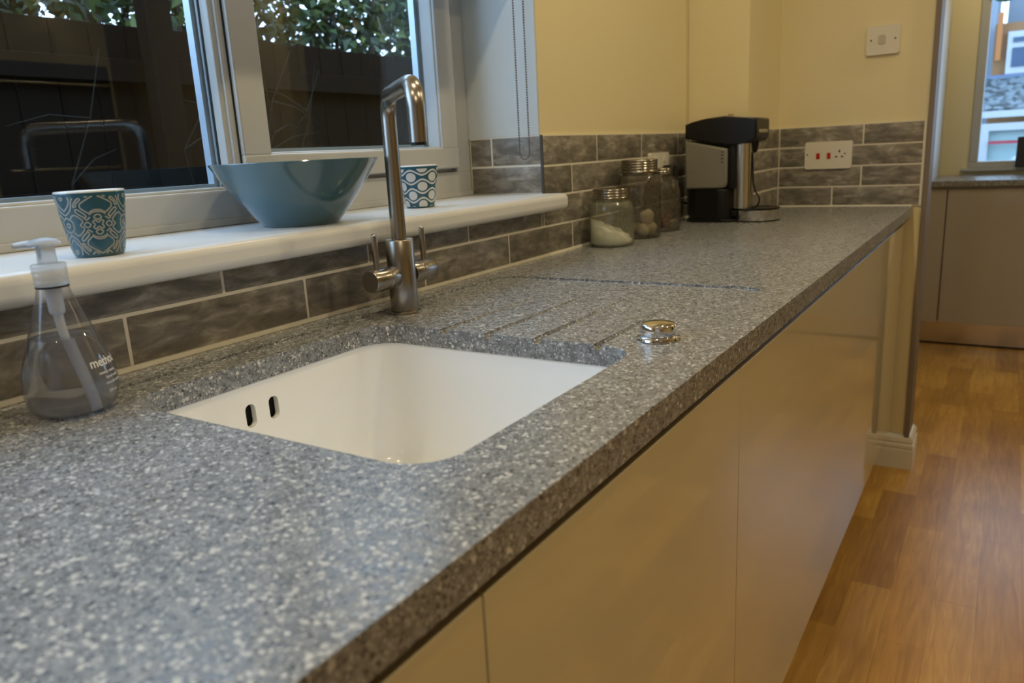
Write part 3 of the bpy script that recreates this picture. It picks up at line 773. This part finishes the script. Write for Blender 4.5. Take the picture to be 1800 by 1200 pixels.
# ------------------------------------------------------------------ sockets
def rocker(parent, x, yc, zc, m, w=.010, h=.017): return box('rocker_switch', x - .0105, x - .008, yc - w / 2, yc + w / 2, zc - h / 2, zc + h / 2, m, parent, .0012)
def plate(name, label, cat, yc, zc, w, h, x, th=.009):
    t = thing(name, label, cat, (x, yc, zc - h / 2))
    bm = bmesh.new(); add_prism(bm, [(yc + p[0], zc + p[1]) for p in rrect(-w / 2, -h / 2, w / 2, h / 2, .006, 5)], x - th, x - .0002, 'X', .0016, 3)
    from_bm('faceplate', bm, WHPL, t, True, 40); return t
t = plate('cooker_switch_socket', 'white cooker socket plate with two red rocker switches on the tiled end wall', 'socket', .2665, .172, .150, .090, D)
rocker(t, D, .2985, .170, RED, .012, .020); rocker(t, D, .2640, .170, RED, .012, .020)
def hole(t, x, y, z, w, h): box('pin_hole', x - .0094, x - .0088, y - w / 2, y + w / 2, z - h / 2, z + h / 2, DARK, t, .0003)
hole(t, D, .2310, .184, .0045, .008); hole(t, D, .2215, .166, .007, .0045); hole(t, D, .2405, .166, .007, .0045)
for y in (.3335, .2135): lathe('screw', [(0, -.0094), (.0028, -.0094), (.0028, -.0088)], (D, y, .1755), RAILM, t, 16, axis='X')
t = plate('wall_switch_plate', 'white square switch plate with two screws high on the cream end wall', 'switch', .118, .522, .0965, .088, D + TT, .012)
bm = bmesh.new(); add_prism(bm, [(.121 + p[0], .523 + p[1]) for p in rrect(-.0105, -.0135, .0105, .0135, .005, 5)], D + TT - .0145, D + TT - .0118, 'X', .001, 2)
from_bm('rocker_switch', bm, mat('darker_rocker', (.50, .47, .38), .35), t, True, 40)  # toned darker than the plate so the rocker stands out
for y in (.153, .083): lathe('screw', [(0, -.0126), (.003, -.0126), (.003, -.0118)], (D + TT, y, .523), RAILM, t, 16, axis='X')
def back_socket():
    x0, x1, z0, z1 = 1.714, 1.861, .127, .213
    t = thing('double_socket', 'white double wall socket on the tiles behind the jars', 'socket', ((x0 + x1) / 2, W, z0))
    prism('faceplate', rrect(x0, z0, x1, z1, .006, 5), W - .009, W - .0002, WHPL, t, 'Y', .0016, 3)
    box('rocker_switch', 1.814, 1.826, W - .0115, W - .0088, .186, .203, WHPL, t, .001); box('rocker_switch', 1.752, 1.764, W - .0115, W - .0088, .186, .203, WHPL, t, .001)
    return t
back_socket()
pl = thing('mains_plug', 'black mains plug with cable pushed into the wall socket behind the jars', 'plug', (1.822, W - .03, .12))
bm = bmesh.new(); add_box(bm, 1.800, 1.844, W - .045, W - .0095, .128, .176, .007, 3); from_bm('plug_body', bm, BLACK, pl, True, 40)
tube('cable', smooth_path([(1.822, W - .028, .13), (1.826, W - .03, .10), (1.85, W - .045, .075), (1.90, .590, .06), (1.93, .582, .055)], .02), .0035, BLACK, pl, 10)

# ------------------------------------------------------------------ hot water dispenser
def dispenser():
    x0, x1 = 1.885, 2.020; xm = (x0 + x1) / 2
    t = thing('hot_water_dispenser', 'black hot water dispenser with grey tank and round steel drip tray by the pier', 'dispenser', (xm, .47, 0))
    bm = bmesh.new(); add_prism(bm, rrect(x0, .425, x1, .572, .045, 8), .001, .098, 'Z', .004, 3); from_bm('base_housing', bm, BLACK, t, True, 40)
    bm = bmesh.new(); add_prism(bm, rrect(x0 - .004, .405, x1 + .004, .578, .05, 8), .0003, .009, 'Z', .002, 2); from_bm('foot_plate', bm, BLACK, t, True, 40)
    bm = bmesh.new(); add_prism(bm, [(.4620, .100), (.4475, .104), (.4425, .118), (.4425, .214), (.5700, .242), (.5700, .100)][::-1], x0 - .001, x1 + .001, 'X', .006, 3)
    tk = from_bm('water_tank', bm, TANK, t, True, 40)
    for z in (.205, .196, .186, .176): box('level_mark', x0 - .0014, x0 - .0009, .4545, .4600, z - .0015, z + .0015, BLACK, tk)
    bm = bmesh.new(); add_prism(bm, rrect(x0 + .004, .420, x1 - .004, .4425, .008, 5), .098, .225, 'Z', .002, 2); from_bm('spine', bm, BLACK, t, True, 40)
    head = [(.5705, .2885), (.552, .293), (.510, .3005), (.455, .3045), (.400, .2985), (.362, .2955), (.359, .291), (.359, .243), (.368, .2320), (.380, .228), (.395, .2265), (.4425, .2215), (.5705, .2475)]
    bm = bmesh.new(); add_prism(bm, head, x0 - .003, x1 + .003, 'X', .006, 3); hd = from_bm('head', bm, BLACK, t, True, 40)
    bm = bmesh.new(); add_prism(bm, [(.560, .2925), (.510, .3020), (.455, .3062), (.372, .2972), (.372, .2984), (.455, .3082), (.510, .3038), (.560, .2943)][::-1], x0 + .012, x1 - .012, 'X', .0004, 1)
    from_bm('top_plate', bm, mat('warm_metal_plate', (.62, .50, .34), .35, 1), hd)
    lathe('lid_knob', cyl(.008, .306, .3125, .002), (xm, .455, 0), mat('bronze_knob', (.35, .18, .09), .4, .8), hd, 24)
    bm = bmesh.new(); add_prism(bm, rrect(x0 + .02, .2540, x1 - .02, .2640, .004, 4), .3572, .3590, 'Y', .0006, 1); from_bm('silver_button', bm, STEEL, hd, True, 40)
    lathe('spout_nozzle', [(0, .198), (.010, .198), (.014, .204), (.018, .222), (.018, .232), (0, .232)], (xm - .015, .384, 0), BLACK, t, 32)
    lathe('steel_column', [(0, .040), (.0325, .040), (.0325, .226), (0, .226)], (xm - .020, .412, 0), STEEL, t, 40)
    lathe('drip_tray', [(0, .001), (.066, .001), (.0675, .003), (.0675, .034), (.064, .0365), (0, .0365)], (xm + .003, .3755, 0), STEEL, t, 64)
    tr2 = lathe('tray_grille', [(0, .0367), (.0685, .0367), (.0690, .0385), (.067, .0395), (.052, .0395), (.050, .0382), (0, .0382)], (xm + .003, .3755, 0), BLACK, t, 64)
    lathe('tray_foot', [(0, .0002), (.069, .0002), (.069, .003), (.066, .0036), (0, .0036)], (xm + .003, .3755, 0), BLACK, t, 64)
    tube('wire_loop', smooth_path([(xm - .03, .380, .20), (xm - .03, .376, .11), (xm - .03, .368, .085), (xm - .03, .354, .065), (xm - .03, .364, .042), (xm - .03, .380, .040)], .02), .0024, BLACK, t, 10)
    box('tray_catch', x0 + .010, x0 + .02, .4180, .4320, .018, .034, BLACK, t, .002)
    return t
TANK = mat('smoky_tank_plastic', (.21, .20, .165), .3)
dispenser()

# ------------------------------------------------------------------ far room
def far_room():
    CZ = -.024; fx = 4.30
    o = box('worktop', fx - .02, FX - .001, -2.9, .092, CZ - .03, CZ, QZ, None, .002); tag(o, 'grey worktop below the far window in the next room', 'worktop')
    doors = [(-2.2, -1.6), (-1.6, -1.0), (-1.0, -.55 + .0), (-.55, .0105), (.0105, .28)]
    labs = ['grey gloss cabinet farthest right under the far worktop', 'grey gloss cabinet second from the right under the far worktop', 'grey gloss cabinet under the far worktop, right of the widest far door', 'glossy greige cabinet with wide door under the far window', 'narrow visible greige cabinet beside the end wall under the far worktop']
    FG = mat('greige_gloss_lacquer', (.42, .38, .33), .3, coat=.8)
    for (a, b), lab in zip(doors[2:], labs[2:]):
        t = thing('base_cabinet', lab, 'cabinet', (fx + .3, (a + b) / 2, FL))
        box('carcass', fx + .022, FX - .01, a + .001, b - .001, FL + .14, CZ - .031, CARC, t)
        box('door', fx, fx + .019, a + .0035, b - .0035, -.785, CZ - .046, FG, t, .0015)
        box('plinth', fx + .028, fx + .04, a + .0003, b - .0003, FL + .012, FL + .137, STEEL2, t)
        box('plinth_seal', fx + .03, fx + .04, a + .0003, b - .0003, FL + .0005, FL + .0115, RUBBER, t)
    e = box('end_panel', fx - .022, FX - .001, .0935, .112, CZ - .03, CEIL - .002, mat('white_end_panel', (.62, .62, .60), .4), None, .001)
    tag(e, 'tall white panel closing the left end of the far worktop', 'panel')
    # window two
    t = thing('window_2', '', '', (FX, -.7, .03)); del t['label']; del t['category']; t['kind'] = 'structure'
    bm = bmesh.new()
    ya, yb, za, zb = -1.34, -.0505, .0155, 1.149
    for b in ((FX - .012, FX + .07, ya, yb, za, za + .035), (FX - .012, FX + .07, ya, yb, zb - .04, zb), (FX - .012, FX + .07, ya, ya + .045, za + .035, zb - .04), (FX - .012, FX + .07, yb - .045, yb, za + .035, zb - .04), (FX, FX + .07, -.73, -.67, za + .035, zb - .04)): add_box(bm, *b, .004)
    from_bm('window_frame', bm, UPVC, t, True, 40)
    bm = bmesh.new(); add_box(bm, FX - .035, FX + .02, ya - .03, yb + .035, -.004, .0150, .004); from_bm('window_sill', bm, UPVC, t, True, 40)
    box('glass_pane', FX + .03, FX + .034, ya + .04, yb - .04, za + .03, zb - .035, PANE, t)
    k = box('speaker_box', FX - .030, FX - .0145 + .04, -.345, -.278, .0155, .180, mat('charcoal_box', (.03, .03, .032), .5), None, .006)
    return t
STEEL2 = mat('brushed_plinth', (.62, .56, .48), .16, 1.0)
far_room()
bpy.data.objects['speaker_box'].location.x -= .055
bpy.data.objects['speaker_box'].location.z += .0
tag(bpy.data.objects['speaker_box'], 'dark grey box standing at the foot of the far window', 'box')
bpy.data.objects['speaker_box'].name = 'dark_box'
# teal pennant at the top of the far window
bm = bmesh.new(); add_prism(bm, [(-.09, 1.10), (-.09, .93), (-.12, .905), (-.16, .895), (-.24, .92), (-.30, .97), (-.34, 1.10)], FX - .024, FX - .021, 'X')
tag(from_bm('fabric_valance', bm, mat('teal_fabric', (.06, .22, .22), .8)), 'corner of teal fabric hanging at the top of the far window', 'fabric')

# ------------------------------------------------------------------ outside, beyond the far window
def outside_far():
    X = 14.0
    ORG = mat('orange_brick', (.22, .11, .045), .8); SL = mat('roof_slate', (.06, .08, .09), .6); WHT = mat('white_paint_outdoor', (.36, .37, .38), .5); BLG = mat('blue_dark_glass', (.02, .05, .10), .15); GRY = mat('grey_render', (.18, .21, .25), .8)
    s = N(SL); co = s.coord(); br = s.n('TexVoronoi', {'Vector': s.n('Mapping', {'Vector': co, 'Scale': (1, 4.5, 7)}).outputs[0], 'Scale': 3.4}); s.link(s.ramp(s.n('SeparateColor', {0: br.outputs['Color']}).outputs[0], [(.2, (.010, .018, .02)), (.8, (.10, .125, .14))]), s.b.inputs['Base Color'])
    t = thing('neighbour_house', 'orange brick house with white-framed window seen through the far window', 'house', (X + 1, -.5, FL))
    box('brick_wall', X + .4, X + 3, -3.0, .12, FL, 1.80, ORG, t)
    box('side_wall', X + .8, X + 3, .12, 1.5, FL, 2.6, GRY, t)
    wf = box('window', X + .30, X + .39, -1.3, -.06, 1.04, 1.66, WHT, t); box('pane', X + .28, X + .299, -1.2, -.13, 1.14, 1.42, BLG, wf); box('window_blind', X + .28, X + .299, -1.2, -.13, 1.5, 1.57, BLG, wf)
    box('drainpipe', X + .25, X + .33, .02, .09, 1.25, 1.95, mat('rust_pipe', (.35, .12, .03), .7), t)
    bm = bmesh.new(); add_prism(bm, [(X + .3, 1.02), (X - 1.2, .50), (X - 1.2, .46), (X + .3, .93)], -3.4, .16, 'Y'); from_bm('slate_roof', bm, SL, t)
    box('lead_ridge', X + .2, X + .38, -3.4, .17, .93, 1.03, mat('lead_flashing', (.09, .13, .21), .5), t)
    box('gutter', X - 1.3, X - 1.18, -3.4, .17, .38, .47, WHT, t)
    box('grey_gable', X + 2.0, X + 2.2, -3.5, .0, 1.8, 4.2, GRY, t)
    bm = bmesh.new()
    t2 = thing('lean_to', 'white framed pale glazed lean-to with a red rail below the slate roof', 'lean-to', (X - 1, -1, FL))
    for b in ((X - 1.4, X - 1.32, -3.3, .14, .20, .30), (X - 1.4, X - 1.32, .04, .14, FL, .20)): add_box(bm, *b)
    from_bm('frame', bm, WHT, t2)
    box('pale_panel', X - 1.30, X - 1.25, -3.3, .04, FL, .20, mat('pale_aqua_panel', (.27, .37, .37), .5), t2)
    box('red_rail', X - 1.45, X - 1.41, -3.3, .03, .02, .06, mat('red_rail', (.30, .02, .04), .5), t2)
    t3 = thing('parked_car', 'pale blue parked car roof and windscreen low in the far window', 'car', (X - 3, -1.2, FL))
    bm = bmesh.new(); add_prism(bm, [(-.02, FL + .2), (-.02, -.42), (-.10, -.30), (-.30, -.08), (-1.9, -.05), (-2.3, -.30), (-3.1, -.45), (-3.1, FL + .2)], X - 3.6, X - 2.2, 'X', .05, 3); from_bm('car_body', bm, mat('pale_blue_car_paint', (.18, .25, .31), .2, coat=.6), t3, True, 40)
    bm = bmesh.new(); add_prism(bm, [(-.16, -.34), (-.34, -.13), (-1.1, -.11), (-1.1, -.34)], X - 3.62, X - 3.58, 'X'); from_bm('side_window', bm, BLG, t3)
    for y in (-.5, -2.5): lathe('wheel', cyl(.3, -.1, .1, .02), (X - 3.5, y, FL + .0), BLACK, t3, 32, axis='X')
    g = box('street_ground', 5.3, 22, -8, 6, FL - .45, FL - .3, mat('tarmac', (.12, .12, .12), .9)); struct(g)
outside_far()

# ------------------------------------------------------------------ outside the kitchen window: fence and hedge
def fence():
    t = thing('garden_fence', 'dark close-boarded timber fence outside the kitchen window', 'fence', (1.8, 2.2, FL - .1))
    bm = bmesh.new(); x = -1.5; rnd = random.Random(3)
    while x < 5.2:
        add_box(bm, x, x + .118, 2.20 + rnd.uniform(0, .006), 2.222, FL - .1, .70 + rnd.uniform(-.004, .004), .002); x += .122
    from_bm('boards', bm, WOODD, t)
    bm = bmesh.new()
    for z in (-.45, .12, .52): add_box(bm, -1.5, 5.2, 2.165, 2.199, z, z + .07, .002)
    from_bm('rails', bm, WOODD, t)
    for x in (-.6, 1.2, 3.0, 4.8): box('post', x, x + .09, 2.10, 2.164, FL - .1, .78, WOODD, t, .004)
    g = struct(box('garden_path', -3, 5.3, .93, 5, FL - .2, FL - .1, mat('wet_paving', (.02, .02, .02), .8, spec=.1)))
fence()
def hedge():
    t = thing('hedge', 'leafy evergreen hedge with thin stems rising behind the dark fence', 'hedge', (1.8, 2.7, FL - .1))
    rnd = random.Random(11)
    bm = bmesh.new()
    for i in range(46):
        x = rnd.uniform(.0, 5.0); y = rnd.uniform(2.62, 3.0); p = Vector((x, y, FL - .1)); pts = [p]
        lean = Vector((rnd.uniform(-.12, .12), rnd.uniform(-.05, .05), 0))
        for k in range(8): p = p + Vector((lean.x + rnd.uniform(-.03, .03), lean.y + rnd.uniform(-.03, .03), .33)); pts.append(p)
        add_tube(bm, pts, [.022 * (1 - k / 10) for k in range(len(pts))], 6)
        for k in range(3, 8):
            for _ in range(4):
                q = pts[k]; d = Vector((rnd.uniform(-1, 1), rnd.uniform(-.5, .6), rnd.uniform(-.2, .8))).normalized() * rnd.uniform(.15, .4)
                add_tube(bm, [q, q + d * .5 + Vector((0, 0, .02)), q + d], [.006, .004, .002], 4)
    o = from_bm('stems', bm, mat('bark', (.07, .055, .04), .8), t)
    bm = bmesh.new()
    for i in range(23000):
        x = rnd.uniform(-.2, 5.2); y = rnd.uniform(2.36, 3.1); z = .60 + 1.25 * rnd.random() ** 1.1
        if z < .80 and rnd.random() < .55: continue
        if math.sin(x * 7.1) + math.sin(x * 3.3 + z * 9) > 1.25 and rnd.random() < .85: continue
        c_ = Vector((x, y, z)); u = Vector((rnd.uniform(-1, 1), rnd.uniform(-1, 1), rnd.uniform(-1, .3))).normalized(); v = u.cross(Vector((rnd.uniform(-1, 1), rnd.uniform(-1, 1), rnd.uniform(-1, 1)))).normalized()
        L = rnd.uniform(.04, .08); wd = L * .36; n_ = u.cross(v) * wd * .35
        a = bm.verts.new(c_); b = bm.verts.new(c_ + u * L * .45 + v * wd + n_); c2 = bm.verts.new(c_ + u * L); d = bm.verts.new(c_ + u * L * .45 - v * wd + n_); m_ = bm.verts.new(c_ + u * L * .5)
        bm.faces.new((a, b, m_)); bm.faces.new((b, c2, m_)); bm.faces.new((c2, d, m_)); bm.faces.new((d, a, m_))
    LF = mat('hedge_leaf', (.05, .11, .02), .5); s = N(LF); isl = s.n('NewGeometry').outputs['Random Per Island']
    s.link(s.ramp(isl, [(0, (.012, .028, .007)), (.7, (.035, .07, .014)), (.95, (.12, .15, .03)), (1, (.12, .05, .025))]), s.b.inputs['Base Color'])
    me = bpy.data.meshes.new('leaves'); bm.to_mesh(me); bm.free()
    o = finish('leaves', me, LF, t); o['kind'] = 'stuff'
hedge()

t = thing('bare_climber', 'thin bare climbing stems trailing across the dark fence boards', 'plant', (1.6, 2.05, FL - .1))
rnd = random.Random(21); bm = bmesh.new()
for i in range(9):
    p = Vector((rnd.uniform(.7, 2.8), rnd.uniform(1.98, 2.06), FL - .1)); pts = [p]
    for k in range(9): p = Vector((p.x + rnd.uniform(-.09, .12), min(max(p.y + rnd.uniform(-.03, .03), 1.95), 2.08), p.z + rnd.uniform(.15, .21))); pts.append(p)
    add_tube(bm, pts, [.006 * (1 - k / 12) for k in range(len(pts))], 5)
    for k in range(5, 9):
        q = pts[k]; d = Vector((rnd.uniform(-.25, .25), rnd.uniform(-.04, .02), rnd.uniform(-.08, .1))); add_tube(bm, [q, q + d * .5 + Vector((0, 0, .02)), q + d], [.003, .002, .001], 4)
from_bm('stems', bm, mat('pale_twig', (.02, .016, .012), .9, spec=.1), t)

# ------------------------------------------------------------------ opposite side of the kitchen (seen mirrored in the glass)
def opposite():
    t = thing('tall_cabinet', 'tall cream cabinet on the opposite wall housing the black ovens', 'cabinet', (1.8, -2.5, FL))
    for nm, b in (('side_panel', (1.46, 1.478, -2.8, -2.2)), ('side_panel', (2.122, 2.14, -2.8, -2.2))): box(nm, *b, FL, 1.2, GLOSS, t)
    box('door', 1.48, 2.12, -2.22, -2.2, .80, 1.2, GLOSS, t, .001); box('door', 1.48, 2.12, -2.22, -2.2, FL + .15, -.2, GLOSS, t, .001); box('carcass', 1.479, 2.121, -2.8, -2.23, FL + .1, 1.199, CARC, t)
    for z0, z1 in ((-.195, .375), (.38, .795)):
        o = thing('built_in_oven', 'black glass oven in the tall cabinet, ' + ('lower' if z0 < 0 else 'upper') + ' of the two', 'oven', (1.8, -2.2, z0))
        box('oven_front', 1.482, 2.118, -2.228, -2.19, z0, z1, mat('oven_glass', (.008, .008, .009), .08), o, .002)
        tube('handle', [(1.52, -2.15, z1 - .10), (2.08, -2.15, z1 - .10)], .009, STEEL, o, 16)
        for x in (1.54, 2.06): tube('handle_post', [(x, -2.19, z1 - .10), (x, -2.15, z1 - .10)], .006, STEEL, o, 12)
opposite()
# ceiling light fittings
for o in [o for o in C.objects if o.name.startswith('downlight_glow')]:
    x, y = o.location.x, o.location.y
lab = {0: 'round recessed ceiling downlight above the worktop', 1: 'round recessed ceiling downlight over the kitchen floor', 2: 'round recessed ceiling downlight in the next room'}
for i, o in enumerate([o for o in list(C.objects) if o.name.startswith('downlight_glow')]):
    f = lathe('ceiling_downlight', [(.034, .0115), (.034, .004), (.046, .0005), (.048, .002), (.048, .0115)], (o.location.x, o.location.y, CEIL - .0118), STEEL, None, 32)
    tag(f, lab[i // 3], 'ceiling light', ['worktop downlights', 'kitchen floor downlights', 'next room downlights'][i // 3])
